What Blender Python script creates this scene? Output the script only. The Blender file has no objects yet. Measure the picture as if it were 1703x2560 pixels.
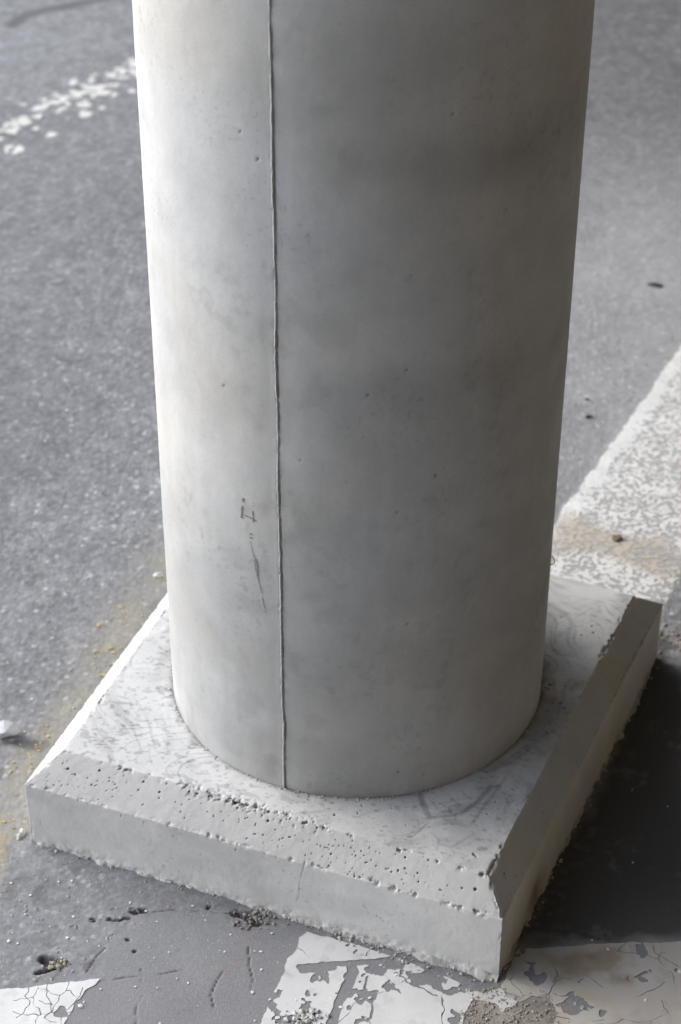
import bpy, bmesh, math
import numpy as np
from mathutils import Vector, Matrix

# ------------------------------------------------------------------ camera, light, exposure
scn = bpy.context.scene
col = scn.collection
EYE = 1.6980
cam_d = bpy.data.cameras.new('camera')
cam = bpy.data.objects.new('camera', cam_d)
col.objects.link(cam)
cam.location = (0, 0, EYE)
cam.rotation_mode = 'QUATERNION'
PITCH, ROLL = math.radians(33.301), math.radians(0.158)
cam.rotation_quaternion = (Matrix.Rotation(math.pi / 2 - PITCH, 3, 'X') @ Matrix.Rotation(ROLL, 3, 'Z')).to_quaternion()
cam_d.sensor_fit = 'VERTICAL'
cam_d.sensor_height = 36.0
cam_d.sensor_width = 24.0
cam_d.lens = 65.0
cam_d.clip_start = 0.05
cam_d.clip_end = 500
cam_d.dof.use_dof = True
cam_d.dof.focus_distance = 2.10
cam_d.dof.aperture_fstop = 5.6
scn.camera = cam

SUN_EL, SUN_AZ = math.radians(30), math.radians(-64)      # azimuth clockwise from +Y (negative: left)
world = bpy.data.worlds.new('World')
scn.world = world
world.use_nodes = True
wn = world.node_tree
bg = wn.nodes['Background']
sky = wn.nodes.new('ShaderNodeTexSky')
sky.sky_type = 'NISHITA'
sky.sun_disc = False
sky.sun_elevation = SUN_EL
sky.sun_rotation = SUN_AZ
sky.air_density = 1.0
sky.dust_density = 1.4
sky.ozone_density = 0.6
hs = wn.nodes.new('ShaderNodeHueSaturation')          # hazy white overcast
hs.inputs['Saturation'].default_value = 0.62
wn.links.new(sky.outputs[0], hs.inputs['Color'])
wn.links.new(hs.outputs[0], bg.inputs[0])
bg.inputs[1].default_value = 0.15
sun_d = bpy.data.lights.new('sun', 'SUN')
sun_d.energy = 1.1
sun_d.angle = math.radians(48)
sun_d.color = (1.0, 0.993, 0.982)
sun = bpy.data.objects.new('sun', sun_d)
col.objects.link(sun)
sd = Vector((math.cos(SUN_EL) * math.sin(SUN_AZ), math.cos(SUN_EL) * math.cos(SUN_AZ), math.sin(SUN_EL)))
sun.rotation_euler = sd.to_track_quat('Z', 'Y').to_euler()
scn.view_settings.view_transform = 'Standard'
scn.view_settings.look = 'None'
scn.view_settings.gamma = 1.0
scn.view_settings.use_curve_mapping = False
scn.view_settings.exposure = 1.50
scn.render.engine = 'CYCLES'

rng = np.random.default_rng(7)

# ------------------------------------------------------------------ numpy noise
def _h(ix, iy, iz=0, s=0):
    n = (ix.astype(np.int64) * 374761393 + iy.astype(np.int64) * 668265263 + np.asarray(iz).astype(np.int64) * 2147483647 + s * 974634777) & 0xffffffff
    n = ((n ^ (n >> 13)) * 1274126177) & 0xffffffff
    n = ((n ^ (n >> 16)) * 2246822519) & 0xffffffff
    n = n ^ (n >> 15)
    return (n & 0xffffff) / float(0xffffff)

def vn2(x, y, s=0):
    ix, iy = np.floor(x), np.floor(y)
    fx, fy = x - ix, y - iy
    u = fx * fx * fx * (fx * (fx * 6 - 15) + 10)
    v = fy * fy * fy * (fy * (fy * 6 - 15) + 10)
    a, b = _h(ix, iy, 0, s), _h(ix + 1, iy, 0, s)
    c, d = _h(ix, iy + 1, 0, s), _h(ix + 1, iy + 1, 0, s)
    return (a * (1 - u) + b * u) * (1 - v) + (c * (1 - u) + d * u) * v

def fbm2(x, y, size, octv=4, s=0, gain=0.5):
    t = 0; a = 1; w = 0
    for o in range(octv):
        k = 2.03 ** o / size
        ang = 0.6 * o + 0.3
        X = (x * math.cos(ang) - y * math.sin(ang)) * k + 17.3 * o
        Y = (x * math.sin(ang) + y * math.cos(ang)) * k - 9.1 * o
        t = t + a * vn2(X, Y, s + o * 31); w += a; a *= gain
    return t / w

def vn3(x, y, z, s=0):
    ix, iy, iz = np.floor(x), np.floor(y), np.floor(z)
    fx, fy, fz = x - ix, y - iy, z - iz
    sm = lambda f: f * f * (3 - 2 * f)
    u, v, w = sm(fx), sm(fy), sm(fz)
    def lay(k):
        a, b = _h(ix, iy, iz + k, s), _h(ix + 1, iy, iz + k, s)
        c, d = _h(ix, iy + 1, iz + k, s), _h(ix + 1, iy + 1, iz + k, s)
        return (a * (1 - u) + b * u) * (1 - v) + (c * (1 - u) + d * u) * v
    return lay(0) * (1 - w) + lay(1) * w

def fbm3(P, size, octv=3, s=0, gain=0.5):
    t = 0; a = 1; w = 0
    for o in range(octv):
        k = 2.03 ** o / size
        t = t + a * vn3(P[:, 0] * k + 5.2 * o, P[:, 1] * k - 3.7 * o, P[:, 2] * k + 1.9 * o, s + o * 31)
        w += a; a *= gain
    return t / w

def worley(x, y, cell, s=0):
    X, Y = x / cell, y / cell
    ix, iy = np.floor(X), np.floor(Y)
    f1 = np.full(np.shape(X), 9.0); f2 = f1.copy(); idv = np.zeros(np.shape(X))
    for dx in (-1, 0, 1):
        for dy in (-1, 0, 1):
            cx, cy = ix + dx, iy + dy
            px = cx + 0.1 + 0.8 * _h(cx, cy, 0, s + 1)
            py = cy + 0.1 + 0.8 * _h(cx, cy, 0, s + 2)
            d = np.hypot(X - px, Y - py)
            near = d < f1
            f2 = np.where(near, f1, np.minimum(f2, d))
            idv = np.where(near, _h(cx, cy, 0, s + 3), idv)
            f1 = np.where(near, d, f1)
    return f1, f2, idv

def sstep(a, b, t):
    t = np.clip((t - a) / (b - a), 0, 1)
    return t * t * (3 - 2 * t)

def seg_d(x, y, a, b):
    ax, ay = a[:2]; bx, by = b[:2]
    dx, dy = bx - ax, by - ay
    t = np.clip(((x - ax) * dx + (y - ay) * dy) / (dx * dx + dy * dy + 1e-12), 0, 1)
    return np.hypot(x - ax - t * dx, y - ay - t * dy)

def line_d(x, y, pts):
    d = np.full(np.shape(x), 9.0)
    for a, b in zip(pts[:-1], pts[1:]):
        d = np.minimum(d, seg_d(x, y, a, b))
    return d

def poly_sd(x, y, pts):
    """signed distance, positive inside"""
    d = line_d(x, y, list(pts) + [pts[0]])
    ins = np.zeros(np.shape(x), bool)
    n = len(pts)
    for i in range(n):
        x1, y1 = pts[i][:2]; x2, y2 = pts[(i + 1) % n][:2]
        c = ((y1 > y) != (y2 > y)) & (x < (x2 - x1) * (y - y1) / (y2 - y1 + 1e-12) + x1)
        ins ^= c
    return np.where(ins, d, -d)

def mix(a, b, t):
    t = np.asarray(t)[..., None]
    return a * (1 - t) + np.asarray(b) * t

# ------------------------------------------------------------------ mesh and material helpers
def mesh_np(name, V, F, colr=None, smooth=True):
    me = bpy.data.meshes.new(name)
    V = np.asarray(V, np.float32); F = np.asarray(F, np.int32)
    k = F.shape[1]
    me.vertices.add(len(V)); me.vertices.foreach_set('co', V.ravel())
    me.loops.add(F.size); me.loops.foreach_set('vertex_index', F.ravel())
    me.polygons.add(len(F))
    me.polygons.foreach_set('loop_start', np.arange(0, F.size, k, dtype=np.int32))
    me.update(calc_edges=True)
    me.polygons.foreach_set('use_smooth', np.full(len(F), smooth))
    if colr is not None:
        a = me.attributes.new('albedo', 'FLOAT_COLOR', 'POINT')
        c = np.ones((len(V), 4), np.float32); c[:, :3] = colr
        a.data.foreach_set('color', c.ravel())
    me.validate()
    return me

def obj(name, me, m, parent=None, kind=None, **props):
    o = bpy.data.objects.new(name, me)
    col.objects.link(o)
    me.materials.append(m)
    if parent:
        o.parent = parent
    if kind:
        o['kind'] = kind
    for k, v in props.items():
        o[k] = v
    return o

def material(name, rough=0.8, bump=0.3, bscale=600, vary=0.12, vscale=500, spec=0.3, colour=None, bdist=0.001):
    m = bpy.data.materials.new(name); m.use_nodes = True
    nt = m.node_tree; b = nt.nodes['Principled BSDF']
    b.inputs['Roughness'].default_value = rough
    b.inputs['Specular IOR Level'].default_value = spec
    tc = nt.nodes.new('ShaderNodeTexCoord')
    n1 = nt.nodes.new('ShaderNodeTexNoise'); n1.inputs['Scale'].default_value = vscale; n1.inputs['Detail'].default_value = 3
    nt.links.new(tc.outputs['Object'], n1.inputs['Vector'])
    mr = nt.nodes.new('ShaderNodeMapRange')
    mr.inputs[1].default_value = 0.25; mr.inputs[2].default_value = 0.75
    mr.inputs[3].default_value = 1 - vary; mr.inputs[4].default_value = 1 + vary
    nt.links.new(n1.outputs['Fac'], mr.inputs[0])
    mx = nt.nodes.new('ShaderNodeVectorMath'); mx.operation = 'SCALE'
    if colour is None:
        at = nt.nodes.new('ShaderNodeAttribute'); at.attribute_name = 'albedo'
        nt.links.new(at.outputs['Color'], mx.inputs[0])
    else:
        mx.inputs[0].default_value = colour
    nt.links.new(mr.outputs[0], mx.inputs['Scale'])
    nt.links.new(mx.outputs[0], b.inputs['Base Color'])
    n2 = nt.nodes.new('ShaderNodeTexNoise'); n2.inputs['Scale'].default_value = bscale; n2.inputs['Detail'].default_value = 4
    nt.links.new(tc.outputs['Object'], n2.inputs['Vector'])
    bp = nt.nodes.new('ShaderNodeBump'); bp.inputs['Strength'].default_value = bump; bp.inputs['Distance'].default_value = bdist
    nt.links.new(n2.outputs['Fac'], bp.inputs['Height'])
    nt.links.new(bp.outputs[0], b.inputs['Normal'])
    return m

M_ground = material('asphalt', 0.82, 0.5, 420, 0.14, 330, 0.35)
M_paint = material('road_paint', 0.75, 0.25, 700, 0.05, 500, 0.3)
M_shaft = material('cast_concrete', 0.62, 0.14, 900, 0.06, 420, 0.3)
M_base = material('rough_concrete', 0.8, 0.3, 800, 0.07, 420, 0.25)
M_crumb = material('mortar', 0.9, 0.4, 700, 0.15, 300, 0.2, (0.40, 0.39, 0.37))
M_speck = material('white_paint_speck', 0.7, 0.1, 500, 0.05, 200, 0.3, (0.62, 0.62, 0.61))
M_stone = material('stone', 0.8, 0.4, 500, 0.15, 160, 0.3, (0.46, 0.47, 0.47))
M_grit = material('yellow_grit', 0.9, 0.3, 500, 0.25, 90, 0.2, (0.40, 0.32, 0.16))
M_sand = material('sand', 0.9, 0.3, 500, 0.25, 110, 0.2, (0.27, 0.245, 0.205))
M_dark = material('dark_debris', 0.85, 0.3, 500, 0.2, 200, 0.2, (0.035, 0.032, 0.03))
M_rust = material('rusty_wire', 0.6, 0.3, 800, 0.2, 400, 0.4, (0.05, 0.045, 0.04))
M_pencil = material('pencil', 0.6, 0.1, 500, 0.2, 900, 0.3, (0.20, 0.20, 0.20))
M_leaf = material('dry_leaf', 0.8, 0.2, 300, 0.2, 200, 0.2, (0.27, 0.22, 0.16))

# ------------------------------------------------------------------ layout of the ground
SMOOTH = [(-0.5023,1.535),(-0.4069,1.538),(-0.2985,1.555),(-0.2726,1.633),(-0.2506,1.664),(-0.1454,1.67),(-0.04405,1.634),(0.198,1.544),(0.2831,1.726),(0.352,1.877),(0.5085,2.195),(0.7353,2.138),(0.559,1.352),(-0.5112,1.349)]
PE = [(0.8122,3.482),(0.6594,3.173),(0.5496,2.949),(0.4533,2.753),(0.4002,2.646),(0.3548,2.555),(0.2491,2.336),(0.1468,2.136),(0.3178,2.081),(0.4296,2.234),(0.4882,2.306),(0.5064,2.329),(0.5161,2.348),(0.5419,2.402),(0.6507,2.6),(0.8968,3.026)]
DARKPATCH = [(0.1468,1.575),(0.239,1.69),(0.3146,1.83),(0.3911,2.019),(0.4781,2.234),(0.5086,2.119),(0.5356,2.002),(0.5804,1.8),(0.5729,1.636),(0.4224,1.618),(0.2222,1.606),(0.1703,1.563)]
BAND = [(-0.55,1.533),(-0.4071,1.539),(-0.2937,1.555),(-0.2075,1.564),(-0.1214,1.587),(-0.04398,1.631),(-0.09739,1.475),(-0.1281,1.35),(-0.5112,1.349)]
YEL = [(-0.4725,1.759),(-0.4424,1.835),(-0.4196,1.939),(-0.3776,2.096),(-0.3341,2.241),(-0.2898,2.398),(-0.268,2.489)]
YELB = [(-0.4719,1.694),(-0.4524,1.796),(-0.4279,1.882)]
SANDP = [(0.1422,1.488),(0.1509,1.519),(0.176,1.539),(0.2004,1.544),(0.2157,1.525),(0.2311,1.538),(0.2528,1.539),(0.2623,1.513),(0.2483,1.465),(0.2246,1.407),(0.1288,1.406)]
CRK = [[(-0.2556,1.664),(-0.2109,1.67),(-0.1604,1.668),(-0.1249,1.661)], [(-0.2887,1.553),(-0.2506,1.559),(-0.2076,1.565),(-0.1838,1.571)], [(-0.239,1.487),(-0.2395,1.517),(-0.2344,1.53),(-0.2382,1.555),(-0.2423,1.574)],
       [(-0.1115,1.607),(-0.1086,1.574),(-0.1043,1.552),(-0.1056,1.536)], [(-0.1487,1.511),(-0.1531,1.53),(-0.1464,1.555),(-0.1399,1.568)], [(-0.2872,1.606),(-0.2976,1.59),(-0.3065,1.561)]]
GASH = [([(-0.2608,1.665),(-0.251,1.668),(-0.2421,1.67)], .004), ([(-0.2899,1.655),(-0.2796,1.653),(-0.2624,1.655)], .003), ([(-0.3608,1.586),(-0.3506,1.584),(-0.3404,1.58)], .009), ([(-0.1275,1.664),(-0.1158,1.661),(-0.1044,1.651)], .010), ([(-0.3097,1.653),(-0.3046,1.652)], .004),
        ([(-0.1659,1.676),(-0.1638,1.674)], .004), ([(-0.2625,1.621),(-0.261,1.62)], .0035), ([(-0.2505,1.599),(-0.249,1.598)], .004), ([(-0.3639,1.567),(-0.3548,1.571),(-0.3397,1.575)], .004)]
TAR = [(-0.9205,5.056),(-0.8979,5.132),(-0.8387,5.195),(-0.7535,5.246),(-0.6452,5.313)]

def rough_mask(x, y):
    s = poly_sd(x, y, SMOOTH) + 0.02 * (fbm2(x, y, 0.05, 2, 5) - 0.5)
    return (1 - 0.86 * sstep(-0.012, 0.02, s)) * (1 - 0.75 * sstep(-0.02, 0.02, poly_sd(x, y, PE)))

def ground_h(x, y, full=False):
    R = rough_mask(x, y) * (0.55 + 0.45 * sstep(1.72, 1.95, y))
    f1, f2, idv = worley(x, y, 0.0074, 11)
    st = np.clip(1 - (f1 / 0.62) ** 2, 0, 1) * (0.25 + idv)
    g1, _, gid = worley(x, y, 0.021, 51)
    st2 = np.clip(1 - (g1 / 0.5) ** 2, 0, 1) * np.clip(gid - 0.45, 0, 1) * 2
    fine = fbm2(x, y, 0.012, 3, 23) - 0.5
    low = fbm2(x, y, 0.22, 3, 91) - 0.5
    pit = np.clip(fbm2(x, y, 0.03, 2, 71) - 0.70, 0, 1)
    h = R * (0.0007 * st + 0.0003 * st2 + 0.0009 * fine - 0.006 * pit * (y < 2.0) - 0.0011) + 0.005 * low
    if full:
        return h, R, st, idv, pit
    return h

PAINT_MASKS = []          # grooves follow the cracks
def grooves(x, y):
    g = np.zeros(np.shape(x)); dk = np.zeros(np.shape(x))
    w = 0.004 * (fbm2(x, y, 0.02, 2, 301) - 0.5); w2 = 0.004 * (fbm2(x, y, 0.02, 2, 302) - 0.5)
    for c in CRK:
        d = line_d(x + w, y + w2, c)
        m = (1 - sstep(0.0001, 0.0011, d)) * sstep(0.3, 0.5, fbm2(x, y, 0.02, 2, 305))
        g = np.maximum(g, m * 0.0016); dk = np.maximum(dk, m)
    w = 0.010 * (fbm2(x, y, 0.012, 3, 303) - 0.5); w2 = 0.010 * (fbm2(x, y, 0.012, 3, 304) - 0.5)
    for c, r in GASH:
        d = line_d(x + w, y + w2, c)
        m = 1 - sstep(r * 0.3, r * 1.1, d)
        g = np.maximum(g, m * min(r * 1.1, 0.008)); dk = np.maximum(dk, m)
    return g, dk

def ground_albedo(x, y, R, st, idv, dk):
    n = len(x)
    c = np.tile(np.array([0.176, 0.178, 0.185]), (n, 1))
    big = fbm2(x, y, 0.5, 4, 201)
    mid = fbm2(x, y, 0.03, 3, 202)
    c *= (0.78 + 0.44 * big)[:, None]
    c *= (1 + R * (0.45 * (mid - 0.5) + 0.65 * (fbm2(x, y, 0.008, 2, 203) - 0.5)))[:, None]
    c *= (1 + R * 0.6 * sstep(0.94, 0.99, idv) * np.clip(st * 2, 0, 1))[:, None]
    c *= (1 + R * 0.55 * (idv - 0.5) * np.clip(st * 2, 0, 1))[:, None]
    # dusty pale area behind the right of the pillar
    du = sstep(0.2, 0.6, x) * sstep(2.3, 2.7, y) * (1 - sstep(3.4, 4.6, y))
    c = mix(c, np.array([0.34, 0.34, 0.345]), du * (0.30 + 0.45 * fbm2(x, y, 0.12, 3, 210)))
    c *= (1 - 0.32 * sstep(0.0, 0.4, x) * sstep(3.3, 4.8, y))[:, None]  # shade under the deck, put into the far right asphalt colour
    c = mix(c, np.array([0.36, 0.355, 0.345]), 0.9 * sstep(-0.01, 0.02, poly_sd(x, y, PE)))
    # smooth worn band at the front
    b = sstep(-0.004, 0.006, poly_sd(x, y, BAND))
    c = mix(c, np.array([0.195, 0.195, 0.201]) * (0.86 + 0.28 * fbm2(x, y, 0.08, 4, 220))[:, None], b * 0.85)
    # old black coating beside the right of the base
    dsd = poly_sd(x, y, DARKPATCH) + 0.06 * (fbm2(x, y, 0.06, 3, 230) - 0.5)
    d = sstep(-0.01, 0.015, dsd)
    wear = 0.75 * sstep(0.52, 0.72, fbm2(x, y, 0.012, 5, 231, 0.65)) * sstep(0.42, 0.6, fbm2(x, y, 0.09, 3, 232))
    c = mix(c, mix(np.tile([0.066, 0.063, 0.059], (n, 1)), np.array([0.125, 0.11, 0.095]), wear), d)
    # yellowish dust along the left foot of the base
    yd = line_d(x, y, YEL)
    ym = np.exp(-(yd / 0.040) ** 2) * (0.05 + 1.05 * fbm2(x, y, 0.05, 4, 240))
    c = mix(c, np.array([0.245, 0.228, 0.185]), np.clip(ym, 0, 0.7))
    yb = np.exp(-(line_d(x, y, YELB) / 0.022) ** 2) * sstep(0.35, 0.65, fbm2(x, y, 0.03, 4, 241))
    c = mix(c, np.array([0.34, 0.275, 0.15]), np.clip(yb, 0, 0.65))
    # sandy earth where the paint has gone
    sp = 0.85 * sstep(-0.010, 0.012, poly_sd(x, y, SANDP) + 0.06 * (fbm2(x, y, 0.03, 4, 250, 0.6) - 0.5))
    sc = np.array([0.275, 0.245, 0.208]) * (0.65 + 0.7 * fbm2(x, y, 0.02, 4, 251))[:, None]
    c = mix(c, sc, sp)
    # reddish smear
    rs = np.exp(-(line_d(x, y, [(-0.1042,1.647),(-0.118,1.62),(-0.135,1.568)]) / 0.012) ** 2) * sstep(0.45, 0.75, fbm2(x, y, 0.02, 3, 260))
    c = mix(c, np.array([0.24, 0.13, 0.115]), rs * 0.25)
    # dirt in the cracks and holes
    c = mix(c, np.array([0.045, 0.040, 0.034]), dk * 0.85)
    t = 1 - sstep(0.012, 0.035, line_d(x, y, TAR) + 0.02 * (fbm2(x, y, 0.06, 2, 270) - 0.5))
    c = mix(c, np.array([0.10, 0.10, 0.105]), t)
    return np.clip(c, 0.01, 0.9)

def graded(a, b, d0, d1):
    out = [a]; p = a
    while p < b:
        t = (p - a) / (b - a)
        p += d0 + (d1 - d0) * t ** 1.3
        out.append(p)
    return np.array(out)

def build_ground():
    yn = np.concatenate([np.arange(1.30, 1.78, 0.0015), graded(1.78, 5.9, 0.003, 0.010)])
    xc = np.arange(-0.56, 0.56, 0.0019)
    xo = graded(0.56, 1.35, 0.004, 0.012)
    xs = np.concatenate([-xo[::-1], xc, xo])
    X, Y = np.meshgrid(xs, yn)
    x, y = X.ravel(), Y.ravel()
    h, R, st, idv, pit = ground_h(x, y, True)
    g, dk = grooves(x, y)
    h = h - g
    edge = np.minimum(np.minimum(x - xs[0], xs[-1] - x), np.minimum(y - yn[0], yn[-1] - y))
    e = sstep(0.0, 0.08, edge)
    z = -0.0155 * (1 - e) + h * e
    c = ground_albedo(x, y, R, st, idv, np.maximum(dk, np.clip(pit * 8, 0, 0.5) * R * (y < 2.0)))
    nx, ny = len(xs), len(yn)
    i = (np.arange(ny - 1)[:, None] * nx + np.arange(nx - 1)[None, :]).ravel()
    F = np.stack([i, i + 1, i + 1 + nx, i + nx], 1)
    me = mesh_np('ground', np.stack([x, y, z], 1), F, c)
    obj('ground', me, M_ground, kind='structure')
    # the same asphalt onward to the horizon
    gx = np.array([-200, -60, -20, -8, -3, -1.5, 0, 1.5, 3, 8, 20, 60, 200.])
    X, Y = np.meshgrid(gx, gx)
    x, y = X.ravel(), Y.ravel(); n = len(gx)
    i = (np.arange(n - 1)[:, None] * n + np.arange(n - 1)[None, :]).ravel()
    F = np.stack([i, i + 1, i + 1 + n, i + n], 1)
    c = np.tile([0.19, 0.192, 0.198], (len(x), 1))
    obj('road_surface', mesh_np('road_surface', np.stack([x, y, np.full(len(x), -0.016)], 1), F, c), M_ground, kind='structure')
build_ground()

# ------------------------------------------------------------------ assumed deck over the pillar and added walls, unseen, placed to block sky light
def boxes(name, bl, m):
    bm = bmesh.new()
    for (x0, x1, y0, y1, z0, z1) in bl:
        r = bmesh.ops.create_cube(bm, size=1)
        for v in r['verts']:
            v.co = Vector(((x0 + x1) / 2 + v.co.x * (x1 - x0), (y0 + y1) / 2 + v.co.y * (y1 - y0), (z0 + z1) / 2 + v.co.z * (z1 - z0)))
    me = bpy.data.meshes.new(name); bm.to_mesh(me); bm.free()
    return me
M_unseen = material('unseen_concrete', 0.85, 0.3, 60, 0.1, 3, 0.2, (0.185, 0.158, 0.122))
obj('unseen_shade_deck', boxes('unseen_shade_deck', [(-0.45, 7.0, -9.0, 14.0, 2.9, 3.5), (-0.7, -0.45, -9.0, 14.0, 2.75, 3.7)], M_unseen), M_unseen, kind='structure')
obj('unseen_shade_walls', boxes('unseen_shade_walls', [(2.8, 3.4, -9.0, 14.0, -0.1, 2.9), (-4.5, 2.797, -3.2, -2.6, -0.1, 3.4)], M_unseen), M_unseen, kind='structure')

# ------------------------------------------------------------------ pillar
ZT, ZR = 0.1295, 0.0975
CX, CY, RAD = 0.0231, 1.987, 0.25
pillar = bpy.data.objects.new('concrete_pillar', None)
col.objects.link(pillar)
pillar.location = (CX, CY, 0)
pillar['label'] = 'round grey concrete pillar with a vertical seam line on a square base with sloped edges'
pillar['category'] = 'pillar'
pillar['kind'] = 'thing'
ORG = np.array([CX, CY, 0.0])
SEAM = math.radians(-111.81)

CPITS = [(-69.5676,1.0206,1.9000),(-115.7453,0.9681,1.6000),(-70.9793,0.9408,1.4000),(-53.2829,0.9035,1.3000),(-78.5563,0.8494,1.8000),(-106.1754,0.7483,1.4000),(-88.6970,0.7083,1.3000),(-79.0504,0.7370,1.2000),(-105.6452,0.6203,1.8000),(-93.8394,0.5960,1.2000),(-80.4319,0.5543,1.3000),(-90.5019,0.4980,1.3000),(-76.9498,0.3955,1.2000),(-78.6768,0.1670,1.8000),(-129.8443,0.6359,1.2000),(-127.6465,0.6899,1.2000),(-134.8423,0.7556,1.2000),(-89.1910,0.7945,1.2000),(-84.1046,0.7816,1.2000),(-91.9735,0.7821,1.1000),(-69.2611,1.0196,1.2000),(-107.9140,1.1250,1.3000),(-95.8212,1.1166,1.1000),(-104.1473,1.0763,1.4000),(-101.5273,1.0436,1.2000),(-79.8147,1.1128,1.3000),(-75.2606,1.0861,1.2000),(-73.7944,0.4836,1.5000),(-103.2708,0.8918,1.1000),(-90.3130,0.8245,1.2000),(-120.1984,0.9934,1.2000),(-130.1882,1.0552,1.1000),(-128.9414,1.0544,1.1000),(-70.4799,0.5961,1.1000),(-58.9902,0.7170,1.1000),(-97.5576,0.1500,1.2000),(-70.8561,0.1566,1.2000),(-53.6280,0.7837,1.2000),(-118.3896,0.5802,1.1000),(-120.8208,0.5822,1.1000),(-150.1066,0.2486,1.1000),(-112.6018,0.2826,1.1000),(-111.5963,0.8083,1.1000)]

def shaft():
    th = np.concatenate([np.arange(-math.pi * 1.5 + 0.18, -math.pi - 0.1, 0.05), np.arange(-math.pi - 0.1, SEAM - 0.03, 0.0088),
                         np.arange(SEAM - 0.03, SEAM + 0.035, 0.0022), np.arange(SEAM + 0.035, 0.1, 0.0088), np.arange(0.1, math.pi * 0.5 + 0.17, 0.05)])
    zs = np.concatenate([np.arange(ZT - 0.004, 1.25, 0.0026), np.arange(1.26, 2.9, 0.05), [2.899]])
    T, Z = np.meshgrid(th, zs); t, z = T.ravel(), Z.ravel()
    a = t * RAD
    s = (t - SEAM) * RAD - 0.0032 * (fbm2(z * 0, z, 0.07, 5, 433, 0.6) - 0.5)
    r = RAD + 0.0011 * (fbm2(a, z, 0.16, 3, 401) - 0.5) + 0.00025 * (fbm2(a, z, 0.006, 2, 402) - 0.5)
    nz = fbm2(z * 0, z, 0.03, 4, 403)
    # the two form halves meet here: lip on the left, step back on the right
    r += 0.0002 * np.exp(-((s + 0.0030) / 0.003) ** 2) * (0.4 + nz) * (s < 0.001)
    nf = fbm2(z * 0, z, 0.005, 3, 404)
    r -= 0.0024 * np.clip(nz + nf - 0.62, 0, 1) * np.exp(-((s - 0.0016) / 0.0014) ** 2)
    r -= 0.0007 * np.exp(-np.clip(s, 0, 1) / 0.02) * (s > 0)
    pm = np.zeros(len(t))
    for tp, zp, rp in CPITS:
        d = np.hypot((t - math.radians(tp)) * RAD, z - zp) / (rp * 0.001 * 0.58)
        m = np.clip(1.35 - d, 0, 1)
        pm = np.maximum(pm, m)
    r -= 0.0022 * pm
    V = np.stack([r * np.cos(t), r * np.sin(t), z], 1)
    nt_, nz_ = len(th), len(zs)
    i = (np.arange(nz_ - 1)[:, None] * nt_ + np.arange(nt_ - 1)[None, :]).ravel()
    F = np.stack([i, i + 1, i + 1 + nt_, i + nt_], 1)
    k = (np.arange(nz_ - 1) * nt_)
    F = np.concatenate([F, np.stack([k + nt_ - 1, k, k + nt_, k + 2 * nt_ - 1], 1)])
    n = len(t)
    c = np.tile([0.436, 0.440, 0.440], (n, 1))
    bl = fbm2(a * 0.55, z, 0.16, 5, 411)
    c *= (0.79 + 0.42 * bl)[:, None]
    sm = fbm2(a, z, 0.035, 4, 412)
    c *= (0.91 + 0.18 * sm)[:, None]
    c *= (0.975 + 0.05 * fbm2(a, z, 0.008, 2, 419))[:, None]
    sp = sstep(0.62, 0.74, fbm2(a, z, 0.016, 3, 424)) * sstep(0.5, 0.62, fbm2(a, z, 0.14, 3, 425))
    c *= (1 - 0.10 * sp)[:, None]
    # horizontal pour marks
    zz = z + 0.03 * (fbm2(a, z * 0.2, 0.2, 3, 413) - 0.5)
    for zb, wd, amp, thc in ((0.965, 0.035, 0.17, -60), (0.705, 0.028, 0.17, -45), (0.63, 0.05, 0.06, -50), (0.45, 0.05, 0.07, -60), (0.33, 0.03, 0.06, -70)):
        side = sstep(-115, -80, np.degrees(t))
        c *= (1 - amp * np.exp(-((zz - zb) / wd) ** 2) * (0.4 + 1.0 * fbm2(a, z, 0.1, 3, 414)) * side)[:, None]
    br = sstep(0.45, 0.7, fbm2(a, z, 0.22, 4, 415))
    c *= mix(np.ones((n, 3)), np.array([1.0, 0.97, 0.92]), br * 0.8)
    stn = fbm2(a, z * 0.06, 0.012, 3, 416)
    c *= (0.965 + 0.07 * stn)[:, None]
    # grey cement stains near the seam and the foot
    gs = sstep(0.56, 0.72, fbm2(a, z, 0.045, 4, 417)) * np.exp(-((s - 0.0) / 0.09) ** 2)
    c *= (1 - 0.14 * gs)[:, None]
    ft = np.exp(-(z - ZT) / 0.03) * sstep(0.4, 0.65, fbm2(a, z, 0.05, 3, 418))
    c *= (1 - 0.22 * ft)[:, None]
    c *= (1 - 0.34 * np.exp(-((s - 0.0018) / 0.0014) ** 2) * np.clip(2.0 * (nz + nf) - 1.3, 0.05, 1))[:, None]  # shadow on the right of the seam ridge, put into the colour
    pores = sstep(0.80, 0.9, vn2(a / 0.0042, z / 0.0042, 420)) * sstep(0.5, 0.75, fbm2(a, z, 0.09, 3, 421))
    c *= (1 - 0.16 * pores)[:, None]
    c *= (1 - 0.75 * np.clip(pm * 1.3, 0, 1))[:, None]
    return obj('shaft', mesh_np('shaft', V, F, np.clip(c, 0.01, 0.9)), M_shaft, pillar)
SHAFT = shaft()

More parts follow.
